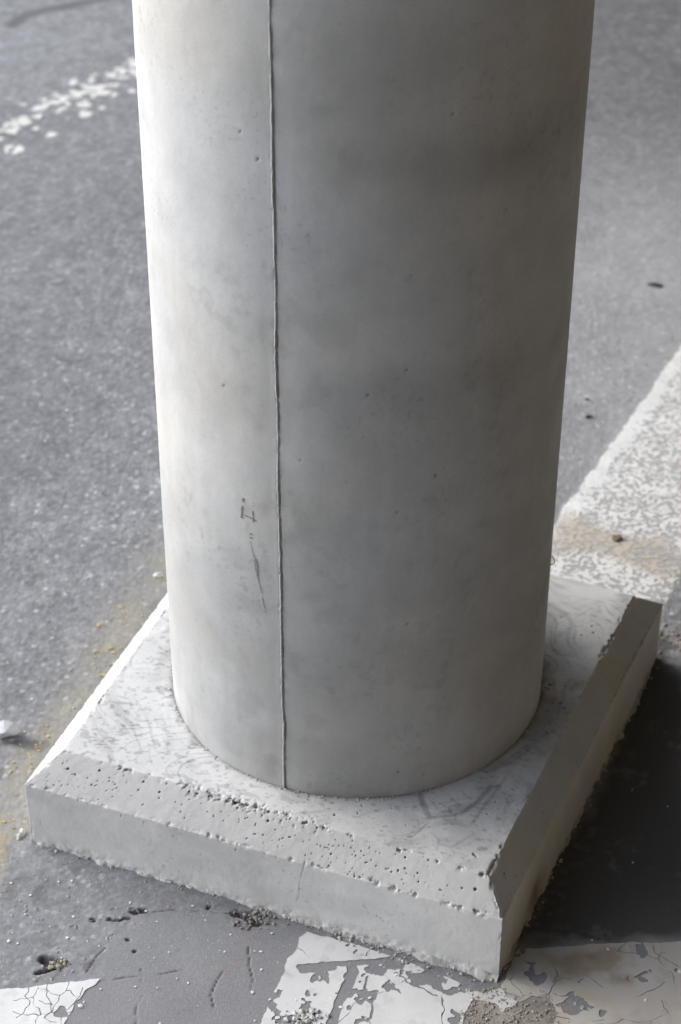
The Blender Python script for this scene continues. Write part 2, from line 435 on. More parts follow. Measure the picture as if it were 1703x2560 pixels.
def seam():
    zs = np.arange(ZT, 1.25, 0.0014)
    prof = [-0.0022, -0.0010, 0.0002, 0.0008, 0.0014]
    nz = fbm2(zs * 0, zs, 0.012, 3, 431); big = fbm2(zs * 0, zs, 0.12, 3, 432)
    wob = 0.0032 * (fbm2(zs * 0, zs, 0.07, 5, 433, 0.6) - 0.5)
    nf = fbm2(zs * 0, zs, 0.004, 3, 434)
    hgt = np.clip(0.0003 + 0.0050 * (nz * 0.5 + nf * 0.5 - 0.32) * (0.5 + big), 0.0002, 0.0019)
    V = []; 
    for j, p in enumerate(prof):
        hh = [-0.0006, 0.45, 1.0, 0.8, -0.0018][j]
        rr = RAD + (hgt * hh if hh > 0 else hh)
        ang = SEAM + (p + wob) / RAD
        V.append(np.stack([rr * np.cos(ang), rr * np.sin(ang), zs], 1))
    V = np.stack(V, 1).reshape(-1, 3); m = len(prof)
    i = (np.arange(len(zs) - 1)[:, None] * m + np.arange(m - 1)[None, :]).ravel()
    F = np.stack([i, i + 1, i + 1 + m, i + m], 1)
    c = np.tile([0.42, 0.42, 0.41], (len(V), 1)) * (0.8 + 0.4 * np.repeat(nz, m))[:, None]
    obj('seam', mesh_np('seam', V, F, c), M_base, SHAFT)
seam()

# pencil marks left of the seam
def strokes():
    V = []; F = []
    S = [([(-122.4319,0.5507),(-122.4769,0.5446)], .0011), ([(-122.7741,0.5392),(-123.1626,0.5221)], .0014), ([(-122.0888,0.5276),(-120.1997,0.5266),(-118.4823,0.5247)], .0008), ([(-119.5120,0.5370),(-119.4331,0.5299),(-119.4895,0.5210)], .0010),
         ([(-119.3143,0.5487),(-119.1974,0.5478)], .0007), ([(-119.3351,0.5454),(-119.2182,0.5445)], .0007), ([(-120.7294,0.5037),(-119.8444,0.5044)], .0009), ([(-120.7636,0.4986),(-119.8806,0.4988)], .0009),
         ([(-120.5419,0.4939),(-119.9900,0.4818),(-119.4280,0.4714)], .0004), ([(-119.4280,0.4714),(-119.1370,0.4576),(-118.4665,0.4443),(-117.7905,0.4321),(-117.3394,0.4240)], .0006), ([(-117.2436,0.4190),(-116.9204,0.4101),(-116.4635,0.4032)], .0006), ([(-118.9235,0.4721),(-118.4901,0.4614),(-118.4495,0.4472)], .0007)]
    for pts, w in S:
        P = np.array(pts); P = np.stack([np.radians(P[:, 0]) * RAD, P[:, 1]], 1)
        Q = [P[0]]
        for a, b in zip(P[:-1], P[1:]):
            k = max(2, int(np.hypot(*(b - a)) / 0.0015))
            Q += [a + (b - a) * t for t in np.linspace(0, 1, k + 1)[1:]]
        Q = np.array(Q); D = np.gradient(Q, axis=0); D /= np.linalg.norm(D, axis=1)[:, None] + 1e-9
        N = np.stack([-D[:, 1], D[:, 0]], 1)
        ww = w * (0.55 + 0.7 * rng.random(len(Q)))[:, None]
        b0 = len(V)
        for q in np.concatenate([Q + N * ww, Q - N * ww]):
            t = q[0] / RAD; V.append(((RAD + 0.0010) * math.cos(t), (RAD + 0.0010) * math.sin(t), q[1]))
        n = len(Q)
        F += [(b0 + i, b0 + i + 1, b0 + n + i + 1, b0 + n + i) for i in range(n - 1)]
    obj('pencil_mark', mesh_np('pencil_mark', V, F), M_pencil, SHAFT)
strokes()

def wire(name, pts, r, m, parent):
    cu = bpy.data.curves.new(name, 'CURVE'); cu.dimensions = '3D'; cu.bevel_depth = r; cu.bevel_resolution = 1
    sp = cu.splines.new('POLY'); sp.points.add(len(pts) - 1)
    for p, q in zip(sp.points, pts): p.co = (*q, 1)
    tmp = bpy.data.objects.new(name, cu); col.objects.link(tmp)
    me = bpy.data.meshes.new_from_object(tmp.evaluated_get(bpy.context.evaluated_depsgraph_get()))
    bpy.data.objects.remove(tmp)
    me.materials.clear()
    return obj(name, me, m, parent)
def loop_pts(thd, z, s):
    t = math.radians(thd)
    e = np.array([math.cos(t), math.sin(t), 0]); out = []
    for k in ((0, 1.0), (0.35, 0.85), (0.8, 0.25), (1.0, -0.35), (0.75, -0.75), (0.45, -0.85), (0.1, -1.05)):
        out.append(tuple(e * (RAD + k[0] * s * 0.8 - 0.0005) + np.array([0, 0, z + k[1] * s])))
    return out
wire('wire_loop', loop_pts(-6.6, 0.338, 0.0068), 0.0006, M_rust, SHAFT)

# ------------------------------------------------------------------ base of the pillar
def base():
    top = [np.array(p) for p in ((-.35685, 1.82622), (.17657, 1.6016), (.4236, 2.16966), (-.146, 2.438))]
    rdg = [np.array(p) for p in ((-.40550, 1.79587), (.19282, 1.56017), (.47294, 2.19312), (-.163, 2.479))]
    cnt = [np.array([CX, CY]) + 0.55 * (p - np.array([CX, CY])) for p in top]
    nseg = (800, 340, 60, 380)
    def ring(q):
        return np.concatenate([q[i][None] + (q[(i + 1) % 4] - q[i])[None] * (np.arange(n) / n)[:, None] for i, n in enumerate(nseg)])
    Rt, Rr, Rc = ring(top), ring(rdg), ring(cnt)
    side = np.repeat(np.arange(4), nseg); tt = np.concatenate([np.arange(n) / n for n in nseg])
    nrm = []
    for i in range(4):
        d = rdg[(i + 1) % 4] - rdg[i]; d /= np.linalg.norm(d); nrm.append(np.array([d[1], -d[0]]))
    nrm = np.array(nrm)
    U = len(Rt)
    # corner-averaged outward direction
    N2 = nrm[side]
    for i in range(4):
        k = sum(nseg[:i]); prev = nrm[i - 1]
        for o in (-1, 0, 1):
            N2[(k + o) % U] = (nrm[i] + prev) / np.linalg.norm(nrm[i] + prev)
    lens = np.array([np.linalg.norm(rdg[(i + 1) % 4] - rdg[i]) for i in range(4)])
    cd = np.minimum(tt, 1 - tt) * lens[side]          # distance to the nearest corner
    P, Nn, reg, ed = [], [], [], []
    vb = np.linspace(0, 1, 46); vc = np.linspace(0, 1, 58)[1:]; vt = np.linspace(0, 1, 105)[1:]
    for v in vb:
        z = -0.008 + (ZR + 0.008) * v
        P.append(np.c_[Rr, np.full(U, z)]); Nn.append(np.c_[N2, np.zeros(U)]); reg.append(np.zeros(U))
        ed.append(np.minimum(np.full(U, ZR - z), cd))
    for v in vc:
        q = Rr * (1 - v) + Rt * v
        P.append(np.c_[q, np.full(U, ZR + (ZT - ZR) * v)]); Nn.append(np.c_[N2 * 0.707, np.full(U, 0.707)]); reg.append(np.ones(U))
        L = 0.046
        ed.append(np.minimum(np.full(U, min(v, 1 - v) * L), cd))
    for v in vt:
        q = Rt * (1 - v) + Rc * v
        P.append(np.c_[q, np.full(U, ZT)]); Nn.append(np.c_[np.zeros((U, 2)), np.ones(U)]); reg.append(np.full(U, 2.0))
        ed.append(np.linalg.norm(q - Rt, axis=1))
    P = np.concatenate(P); Nn = np.concatenate(Nn); reg = np.concatenate(reg); ed = np.concatenate(ed)
    rows = len(P) // U
    sd_ = np.tile(side, rows); tv = np.tile(tt, rows)
    # relief
    amp = np.where(reg == 0, 0.0007, np.where(reg == 1, 0.0008, 0.0006))
    disp = amp * 2 * (fbm3(P, 0.045, 3, 501) - 0.5) + np.where(reg == 1, 0.0004, 0.0003) * (fbm3(P, 0.006, 2, 502) - 0.5)
    chipn = fbm3(P, 0.0065, 3, 503); chipb = fbm3(P, 0.06, 2, 504)
    em = np.exp(-(ed / 0.0032) ** 2)
    chip = em * (np.clip(chipn - 0.50, 0, 1) * 0.005 + np.clip(chipn + chipb - 1.18, 0, 1) * 0.018)
    isfront = (sd_ == 0)
    hot = isfront & (reg >= 1) & (tv > 0.30) & (tv < 0.62)
    te = np.where(reg == 1, np.linalg.norm(P - np.c_[np.tile(Rt, (rows, 1)), np.full(len(P), ZT)], axis=1), ed)
    hotd = np.where(hot, np.exp(-(te / 0.008) ** 2) * np.clip(fbm3(P, 0.004, 2, 505) - 0.54, 0, 1) * 0.014, 0)
    chip *= 1 - 0.65 * np.exp(-(np.tile(cd, rows) / 0.006) ** 2) * (reg < 2)
    disp -= chip + hotd
    # rough foot
    foot = (reg == 0) * np.exp(-((P[:, 2]) / 0.010) ** 2)
    disp += foot * 0.006 * (fbm3(P, 0.012, 3, 506) - 0.42)
    # air holes
    pits = [np.array(p) for p in PITS]
    pm = np.zeros(len(P))
    for p in pits:
        dv_ = P - p[:3]; hn = (dv_ * Nn).sum(1)
        d2 = (dv_ ** 2).sum(1) - np.where(np.abs(hn) < 0.012, hn * hn, 0); rr = p[3] * 0.00046
        near = d2 < (2 * rr) ** 2
        m = np.clip(1.5 - np.sqrt(d2[near]) / rr, 0, 1)
        pm[near] = np.maximum(pm[near], m)
    tiny = sstep(0.86, 0.93, vn3(P[:, 0] / 0.0026, P[:, 1] / 0.0026, P[:, 2] / 0.0026, 571)) * sstep(0.50, 0.66, fbm3(P, 0.05, 2, 572)) * (reg == 1) * isfront
    pm = np.maximum(pm, 0.6 * tiny)
    disp -= pm * 0.0030
    n = len(P)
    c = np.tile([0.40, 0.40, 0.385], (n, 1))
    topc = np.array([0.50, 0.499, 0.494]); chc = np.array([0.43, 0.424, 0.415]); sdc = np.array([0.615, 0.61, 0.595])  # sdc raised in place of front-left light missing on the front face
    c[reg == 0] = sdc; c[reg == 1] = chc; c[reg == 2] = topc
    c *= (0.84 + 0.32 * fbm3(P, 0.10, 4, 511))[:, None]
    c *= (0.95 + 0.10 * fbm3(P, 0.012, 3, 512))[:, None]
    # trowel swirls and flecks in the top
    x, y = P[:, 0], P[:, 1]
    wx = x + 0.10 * (fbm2(x, y, 0.14, 3, 521) - 0.5); wy = y + 0.10 * (fbm2(x, y, 0.14, 3, 522) - 0.5)
    ang = np.arctan2(wy - CY, wx - CX); rad = np.hypot(wx - CX, wy - CY)
    sw = fbm2(rad, ang * 0.03, 0.0065, 3, 523)
    swm = sstep(0.40, 0.62, fbm2(x, y, 0.10, 3, 524))
    swirl = sstep(0.55, 0.70, sw) * swm
    right = sstep(0.0, 0.12, x)
    pat = sstep(0.48, 0.66, fbm2(wx, wy, 0.05, 4, 525)) * right
    leftm = 1 - sstep(-0.24, -0.06, x + 0.06 * (fbm2(x, y, 0.05, 2, 531) - 0.5))
    tx, ty = y + 0.25 * x, x - 0.2 * y
    tx = tx + 0.006 * (fbm2(x, y, 0.02, 2, 533) - 0.5)
    fn = fbm2(tx, ty * 0.55, 0.0038, 2, 532)
    fn2 = fbm2(tx, ty * 0.6, 0.0085, 2, 534)
    dens = 0.075 * (leftm - 0.5) + 0.10 * (fbm2(x, y, 0.07, 3, 535) - 0.5)
    fleck = np.maximum(sstep(0.72, 0.77, fn + dens), 0.8 * sstep(0.77, 0.82, fn2 + dens))
    is2 = reg == 2
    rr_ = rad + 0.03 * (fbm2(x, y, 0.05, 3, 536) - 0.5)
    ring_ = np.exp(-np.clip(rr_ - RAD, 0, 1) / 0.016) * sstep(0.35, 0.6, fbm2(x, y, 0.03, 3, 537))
    smear = sstep(0.50, 0.72, fbm2(wx, wy, 0.045, 5, 538, 0.6)) * (0.35 + 0.65 * right)
    line_ = np.zeros(n)
    wx2 = x + 0.004 * (fbm2(x, y, 0.02, 3, 580) - 0.5); wy2 = y + 0.004 * (fbm2(x, y, 0.02, 3, 581) - 0.5)
    for L, w_, a_ in SMEARS:
        d_ = line_d(wx2, wy2, L)
        line_ = np.maximum(line_, a_ * (1 - sstep(w_ * 0.35, w_, d_)) * (0.45 + 1.0 * fbm2(x, y, 0.012, 3, 582)))
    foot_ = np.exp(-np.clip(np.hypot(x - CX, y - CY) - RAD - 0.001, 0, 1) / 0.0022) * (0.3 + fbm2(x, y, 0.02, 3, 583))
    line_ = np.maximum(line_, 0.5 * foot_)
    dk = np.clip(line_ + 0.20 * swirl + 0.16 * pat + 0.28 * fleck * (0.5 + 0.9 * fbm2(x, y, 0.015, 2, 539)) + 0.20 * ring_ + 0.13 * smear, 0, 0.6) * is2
    c *= (1 - dk)[:, None]
    # right face darker towards its foot, warm and greenish stains, rust spot
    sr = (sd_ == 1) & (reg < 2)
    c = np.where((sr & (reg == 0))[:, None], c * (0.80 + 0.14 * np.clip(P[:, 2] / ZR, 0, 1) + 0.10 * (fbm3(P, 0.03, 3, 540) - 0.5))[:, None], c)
    c = np.where(sr[:, None], c * mix(np.ones((n, 3)) * 0.92, np.array([0.95, 0.93, 0.78]), sstep(0.42, 0.66, fbm3(P, 0.11, 3, 541))), c)
    rp = np.array(RUST)
    dv = P - rp; dist = np.sqrt((dv[:, 0] / 1.0) ** 2 + (dv[:, 1] / 1.6) ** 2 + (dv[:, 2] / 1.3) ** 2)
    c = mix(c, np.array([0.20, 0.10, 0.055]), np.clip(0.75 * np.exp(-(dist / 0.020) ** 2) * (0.5 + fbm3(P, 0.02, 3, 542)), 0, 0.9) * sr)
    # pale scuffs on the front
    sc = sstep(0.60, 0.72, fbm2(P[:, 0] * 0.5, P[:, 2] * 1.4 + 0.25 * P[:, 0], 0.05, 4, 543)) * ((reg == 0) & isfront)
    c = mix(c, np.array([0.60, 0.60, 0.595]), 0.5 * sc)
    wash = sstep(0.45, 0.7, fbm3(P * np.array([1, 1, 2.0]), 0.09, 4, 544)) * ((reg == 0) & isfront)
    c *= (1 - 0.10 * wash)[:, None]
    spk = sstep(0.80, 0.86, vn3(P[:, 0] / 0.005, P[:, 1] / 0.005, P[:, 2] / 0.0035, 545)) * sstep(0.5, 0.65, fbm3(P, 0.06, 2, 546)) * ((reg == 0) & isfront)
    c *= (1 - 0.25 * spk)[:, None]
    # hairline cracks
    ck = np.zeros(n)
    wob = np.stack([0.005 * (fbm3(P, 0.02, 2, 551 + k) - 0.5) for k in range(3)], 1)
    for L, wk in CRACKS:
        L = np.array(L)
        for a, b in zip(L[:-1], L[1:]):
            ab = b - a; t = np.clip(((P + wob - a) @ ab) / (ab @ ab), 0, 1)
            ck = np.maximum(ck, 1 - sstep(0.0002 * wk, 0.0013 * wk, np.linalg.norm(P + wob - a - t[:, None] * ab, axis=1)))
    disp -= 0.0004 * ck
    c *= (1 - 0.38 * ck)[:, None]
    c *= (1 - 0.5 * np.clip(hotd * 400, 0, 1) - 0.30 * np.clip(chip * 260, 0, 1) * (chipb > 0.5))[:, None]
    fr = em * sstep(0.5, 0.66, fbm3(P, 0.007, 2, 560))
    c = mix(c, np.array([0.53, 0.525, 0.50]), 0.5 * fr)
    c *= (1 - 0.72 * np.clip(pm * 1.4, 0, 1))[:, None]
    V = P + Nn * disp[:, None] - ORG
    i = (np.arange(rows - 1)[:, None] * U + np.arange(U)[None, :]).ravel()
    j = (np.arange(rows - 1)[:, None] * U + ((np.arange(U) + 1) % U)[None, :]).ravel()
    F = np.stack([i, j, j + U, i + U], 1)
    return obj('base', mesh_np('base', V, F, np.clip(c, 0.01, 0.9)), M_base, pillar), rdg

PITS = [(-0.3493,1.804,0.1167,3.2),(-0.3393,1.796,0.1142,2),(-0.3069,1.795,0.1219,2.6),(-0.3164,1.781,0.1105,1.8),(-0.2836,1.772,0.1131,1.6),(-0.2549,1.765,0.116,1.8),(-0.2486,1.773,0.1226,2.6),(-0.2273,1.758,0.1187,2.2),(-0.2274,1.752,0.1142,1.6),(-0.2482,1.748,0.1066,1.6),(-0.2633,1.76,0.1105,1.3),(-0.1995,1.732,0.1089,1.5),(-0.1941,1.725,0.1055,1.4),(-0.2184,1.766,0.1256,1.4),(-0.157,1.721,0.1122,1.5),(-0.1471,1.724,0.1168,1.4),(-0.1265,1.725,0.1227,1.8),(-0.08793,1.705,0.1194,3),(-0.1038,1.703,0.1142,1.3),(-0.1166,1.712,0.1167,1.3),(-0.07875,1.694,0.1148,1.4),(-0.1442,1.714,0.1109,1.3),(-0.07358,1.683,0.1088,1.3),(-0.009835,1.658,0.1088,2),(0.02039,1.651,0.1124,1.6),(0.0272,1.655,0.1166,1.5),(0.04505,1.637,0.1095,1.3),(0.06329,1.628,0.1084,1.6),(0.07147,1.628,0.1107,2.2),(0.07965,1.629,0.1133,2),(0.09488,1.622,0.1125,2),(0.09568,1.613,0.1071,1.7),(0.000395,1.665,0.116,1.3),(0.03929,1.644,0.1126,1.3),(0.05708,1.632,0.1095,1.4),(0.1207,1.601,0.1058,1.6),(0.1472,1.599,0.1107,1.8),(0.1626,1.595,0.1126,3.6),(0.01504,1.66,0.1169,1.3),(-0.01428,1.665,0.1124,1.2),(-0.02657,1.67,0.1127,1.2),(0.07752,1.614,0.1027,1.2),(0.1298,1.604,0.1095,1.2),(-0.1883,1.744,0.1189,1.3),(-0.1728,1.737,0.1185,1.2),(-0.1648,1.727,0.1141,1.3),(-0.2062,1.744,0.1148,1.2),(-0.1983,1.74,0.1141,1.2),(-0.275,1.784,0.1229,1.2),(-0.2932,1.785,0.1187,1.2),(0.0102,1.634,0.09858,1.2),(0.03059,1.65,0.114,1.2),(-0.04384,1.676,0.112,1.2),(-0.05382,1.684,0.1145,1.2)]
PITS += [(-0.2768,1.745,0.09008,1.5),(-0.2468,1.733,0.09092,1.2),(-0.1286,1.687,0.08779,1.2)]
PITS += [(0.1984,1.618,0.116,2.6),(0.1997,1.614,0.113,2),(0.213,1.625,0.1053,1.6),(0.2039,1.598,0.1026,1.6),(0.2564,1.733,0.1096,1.4),(0.2226,1.7,0.1271,1.4),(0.2727,1.812,0.1268,1.5),(0.3125,1.896,0.1241,1.4),(0.3576,2.016,0.1315,1.4)]
PITS += [(0.2966,2.039,0.1295,2.2),(0.3113,2.03,0.1295,1.9),(0.3558,2.096,0.1295,2.6),(0.3568,2.08,0.1295,3),(0.3393,2.075,0.1295,2.2),(0.3038,1.961,0.1295,2.6),(0.2841,1.964,0.1295,3.6),(0.2831,1.925,0.1295,2.2),(0.2938,1.925,0.1295,3.4),(0.2764,1.881,0.1295,2),(0.359,2.166,0.1295,1.8),(0.3015,2.108,0.1295,1.8),(0.3213,2.09,0.1295,1.7),(0.3082,2.073,0.1295,1.6),(0.06488,1.718,0.1295,1.8),(0.02765,1.723,0.1295,1.7),(-0.006138,1.706,0.1295,2.6),(0.02258,1.709,0.1295,1.8),(0.1825,1.708,0.1295,1.8),(0.08143,1.688,0.1295,1.4),(0.1949,1.73,0.1295,1.6),(0.162,1.637,0.1295,3.2),(0.1642,1.634,0.1295,2.6)]
PITS += [(p[0], p[1], p[2] - 0.0, p[3]) for p in [(-0.1907,1.748,0.1295,2.4),(-0.1804,1.744,0.1295,2.2),(-0.165,1.739,0.1295,2.2),(-0.1521,1.733,0.1295,2),(0.07746,1.632,0.1295,2.2),(0.1061,1.627,0.1295,1.8)]]
SMEARS = [([(0.1006,1.744,0.1295),(0.1029,1.726,0.1295),(0.1073,1.71,0.1295),(0.1119,1.7,0.1295)], .0055, .34), ([(0.1119,1.7,0.1295),(0.1288,1.703,0.1295),(0.1489,1.708,0.1295),(0.1697,1.726,0.1295),(0.1894,1.759,0.1295)], .0045, .28), ([(0.1127,1.733,0.1295),(0.1219,1.715,0.1295),(0.1391,1.711,0.1295)], .002, .25),
          ([(-0.1493,1.818,0.1295),(-0.1798,1.813,0.1295),(-0.2019,1.798,0.1295),(-0.2074,1.783,0.1295),(-0.1995,1.765,0.1295),(-0.186,1.753,0.1295)], .0015, .30), ([(-0.1558,1.825,0.1295),(-0.1955,1.817,0.1295),(-0.2175,1.801,0.1295),(-0.2215,1.788,0.1295),(-0.2154,1.775,0.1295)], .0013, .26), ([(-0.1811,1.832,0.1295),(-0.2169,1.827,0.1295),(-0.2417,1.815,0.1295)], .0012, .22),
          ([(-0.1962,1.863,0.1295),(-0.2349,1.856,0.1295),(-0.27,1.842,0.1295),(-0.2888,1.823,0.1295)], .0012, .22), ([(-0.2007,1.875,0.1295),(-0.2414,1.872,0.1295),(-0.2831,1.869,0.1295)], .0014, .26), ([(-0.1927,1.851,0.1295),(-0.2235,1.845,0.1295),(-0.2536,1.832,0.1295)], .0012, .22), ([(-0.2087,1.891,0.1295),(-0.2376,1.889,0.1295),(-0.2634,1.883,0.1295)], .0012, .22),
          ([(-0.2429,1.952,0.1295),(-0.2264,1.949,0.1295)], .007, .22), ([(0.1698,1.646,0.1295),(0.1756,1.646,0.1295)], .0055, .30), ([(0.1218,1.654,0.1295),(0.136,1.648,0.1295),(0.1513,1.662,0.1295),(0.1665,1.672,0.1295)], .003, .16), ([(0.1129,1.675,0.1295),(0.1221,1.661,0.1295),(0.1165,1.644,0.1295)], .0025, .16),
          ([(0.1863,1.79,0.1295),(0.2155,1.805,0.1295),(0.2434,1.833,0.1295)], .009, .26), ([(0.1626,1.69,0.1295),(0.1906,1.741,0.1295),(0.2109,1.778,0.1295)], .003, .20), ([(0.3124,2.115,0.1295),(0.3496,2.144,0.1295),(0.3916,2.159,0.1295)], .003, .10), ([(0.3025,2.101,0.1295),(0.3351,2.115,0.1295),(0.3606,2.139,0.1295)], .0025, .10),
          ([(0.2885,1.897,0.1295),(0.3014,1.948,0.1295),(0.3158,1.983,0.1295)], .003, .12)]
RUST = [(0.2462,1.681,0.01974)][0]
CRACKS = [([(-0.04252,1.653,0.1039),(-0.04623,1.654,0.0756),(-0.05002,1.656,0.04345),(-0.05684,1.659,0.01653),(-0.06362,1.661,-0.0001827)], 1), ([(-0.03668,1.696,0.1266),(-0.04782,1.679,0.1127),(-0.05001,1.659,0.09942)], 1), ([(0.06099,1.651,0.1295),(0.06608,1.661,0.1295),(0.09068,1.67,0.1295),(0.1035,1.686,0.1295),(0.1126,1.693,0.1295)], 1), ([(0.4276,2.091,0.1513),(0.4283,2.092,0.1221),(0.4155,2.063,0.1087),(0.4042,2.038,0.1038)], 1.6), ([(0.02747,1.625,0.05733),(0.03977,1.62,0.04527),(0.05446,1.615,0.03757)], 1), ([(0.4713,2.19,0.09647),(0.4585,2.16,0.09612),(0.4247,2.084,0.09984)], 3), ([(0.3931,2.013,0.09889),(0.3482,1.911,0.09753),(0.313,1.832,0.09647),(0.2796,1.756,0.09546)], 1.2)]
BASE, RDG = base()

# ------------------------------------------------------------------ crumbs, stones, flecks
def ico():
    bm = bmesh.new(); bmesh.ops.create_icosphere(bm, subdivisions=1, radius=1)
    V = np.array([v.co[:] for v in bm.verts]); F = np.array([[v.index for v in f.verts] for f in bm.faces]); bm.free()
    return V, F
IV, IF = ico()
def crumbs(name, pts, rad, m, parent=None, flat=0.7, kind='stuff', off=None):
    pts = np.asarray(pts); n = len(pts); k = len(IV)
    J = IV[None] * (0.65 + 0.7 * rng.random((n, k, 1)))
    sc = rad[:, None, None] * np.stack([0.8 + 0.5 * rng.random(n), 0.8 + 0.5 * rng.random(n), np.full(n, flat)], 1)[:, None, :]
    a = rng.random(n) * 6.28
    J = J * sc
    x = J[..., 0] * np.cos(a)[:, None] - J[..., 1] * np.sin(a)[:, None]
    y = J[..., 0] * np.sin(a)[:, None] + J[..., 1] * np.cos(a)[:, None]
    V = np.stack([x, y, J[..., 2]], -1) + pts[:, None, :]
    if off is not None: V = V - off
    F = (IF[None] + (np.arange(n) * k)[:, None, None]).reshape(-1, 3)
    return obj(name, mesh_np(name, V.reshape(-1, 3), F, smooth=False), m, parent, kind)

def on_ground(p, dz=0.0):
    p = np.asarray(p, float)
    return np.c_[p, ground_h(p[:, 0], p[:, 1]) + dz]

def foot_line(a, b, n, spread, power=1.0, lo=0, hi=1):
    t = lo + (hi - lo) * rng.random(n)
    d = b - a; L = np.linalg.norm(d); nn = np.array([d[1], -d[0]]) / L
    return a + d * t[:, None] + nn * (0.002 + spread * (rng.random(n) ** 2))[:, None]

def mortar():
    a, b, c, d = RDG
    P = np.concatenate([foot_line(a, b, 110, 0.006), foot_line(a, b, 90, 0.014, lo=0.5), foot_line(b, c, 60, 0.008), foot_line(a, b, 90, 0.026, lo=0.66), foot_line(d, a, 60, 0.012)])
    r = 0.0006 + 0.0024 * rng.random(len(P)) ** 3
    P = np.concatenate([P, np.array([(-0.421,1.805),(-0.4188,1.812),(-0.4236,1.801)])]); r = np.concatenate([r, [0.0065, 0.005, 0.004]])
    crumbs('mortar_crumbs', on_ground(P, 0.0008), r, M_crumb, BASE, 0.7, off=ORG)
    # lumpy squeeze-out along the foot
    for s, e, n, h, seed in ((a, b, 620, 0.0060, 601), (b, c, 420, 0.008, 602)):
        t = np.linspace(0, 1, n); d_ = e - s; nn = np.array([d_[1], -d_[0]]) / np.linalg.norm(d_)
        q = s + d_ * t[:, None]
        sz = fbm2(q[:, 0] * 3, q[:, 1] * 3, 0.09, 3, seed)
        sz = 0.25 + 1.3 * np.clip(sz - 0.28, 0, 1) * (1.15 if seed == 601 else 1.0) + (0.8 * sstep(0.5, 0.98, t) if seed == 601 else 0)
        V = []; K = 8
        for k in range(K):
            f = k / (K - 1)
            o = h * sz * (-0.25 + 1.35 * f); z = h * sz * 0.9 * math.cos(f * 1.57) - 0.0015
            p = np.c_[q + nn * o[:, None], z + 0 * t]
            j = fbm3(p, 0.008, 3, seed + 5) - 0.5
            p[:, 2] += 0.0050 * j * math.sin(0.4 + f * 2.6); p[:, :2] += nn * (0.0045 * (fbm3(p, 0.010, 3, seed + 9) - 0.5))[:, None]
            V.append(p)
        V = np.stack(V, 1).reshape(-1, 3)
        V[:, 2] += ground_h(V[:, 0], V[:, 1])
        i = (np.arange(n - 1)[:, None] * K + np.arange(K - 1)[None, :]).ravel()
        F = np.stack([i, i + K, i + K + 1, i + 1], 1)
        cc = np.tile([0.43, 0.42, 0.40], (len(V), 1)) * (0.45 + 1.0 * fbm3(V, 0.006, 3, seed + 7))[:, None]
        if seed == 602: cc *= 0.8
        obj('mortar_joint', mesh_np('mortar_joint', V - ORG, F, cc), M_base, BASE)
mortar()

# crumbs in the joint between shaft and base
t = np.radians(-185 + 200 * rng.random(330))
P = np.c_[CX + (RAD + 0.0015 + 0.005 * rng.random(330) ** 2) * np.cos(t), CY + (RAD + 0.0015 + 0.005 * rng.random(330) ** 2) * np.sin(t), np.full(330, ZT + 0.0003)]
crumbs('joint_crumbs', P, 0.0006 + 0.0016 * rng.random(330) ** 3, M_crumb, BASE, 0.6, off=ORG)

# ------------------------------------------------------------------ painted markings, cut from the worn paint film itself
def march(fun, x0, x1, y0, y1, res):
    xs = np.arange(x0, x1 + res, res); ys = np.arange(y0, y1 + res, res)
    X, Y = np.meshgrid(xs, ys); x, y = X.ravel(), Y.ravel()
    f = fun(x, y); nx = len(xs)
    f = np.where(np.abs(f) < 1e-9, 1e-9, f)
    i = (np.arange(len(ys) - 1)[:, None] * nx + np.arange(nx - 1)[None, :]).ravel()
    T = np.concatenate([np.stack([i, i + 1, i + 1 + nx], 1), np.stack([i, i + 1 + nx, i + nx], 1)])
    ins = f[T] > 0; cnt = ins.sum(1)
    V = [np.stack([x, y], 1)]; nv = len(x); keys = []; 
    full = T[cnt == 3]
    def rot(Ts, ii, val):     # rotate so the odd vertex is first
        k = np.argmax(ii == val, 1)
        ar = np.arange(len(Ts))
        return np.stack([Ts[ar, k], Ts[ar, (k + 1) % 3], Ts[ar, (k + 2) % 3]], 1)
    A = rot(T[cnt == 1], ins[cnt == 1], True); B = rot(T[cnt == 2], ins[cnt == 2], False)
    E = np.concatenate([A[:, [0, 1]], A[:, [0, 2]], B[:, [0, 1]], B[:, [0, 2]]])
    lo, hi = E.min(1), E.max(1); key = lo.astype(np.int64) * nv + hi
    uk, inv = np.unique(key, return_inverse=True)
    l, h = uk // nv, uk % nv
    w = (f[l] / (f[l] - f[h]))[:, None]
    pv = np.stack([x[l], y[l]], 1) * (1 - w) + np.stack([x[h], y[h]], 1) * w
    V = np.concatenate([V[0], pv]); idx = nv + inv
    na, nb = len(A), len(B)
    a1, a2, b1, b2 = idx[:na], idx[na:2 * na], idx[2 * na:2 * na + nb], idx[2 * na + nb:]
    F = np.concatenate([full, np.stack([A[:, 0], a1, a2], 1), np.stack([b1, B[:, 1], B[:, 2]], 1), np.stack([b1, B[:, 2], b2], 1)])
    rim = np.concatenate([np.stack([a1, a2], 1), np.stack([b2, b1], 1)])
    used = np.unique(F); mp = np.full(len(V), -1); mp[used] = np.arange(len(used))
    return V[used], mp[F], mp[rim]

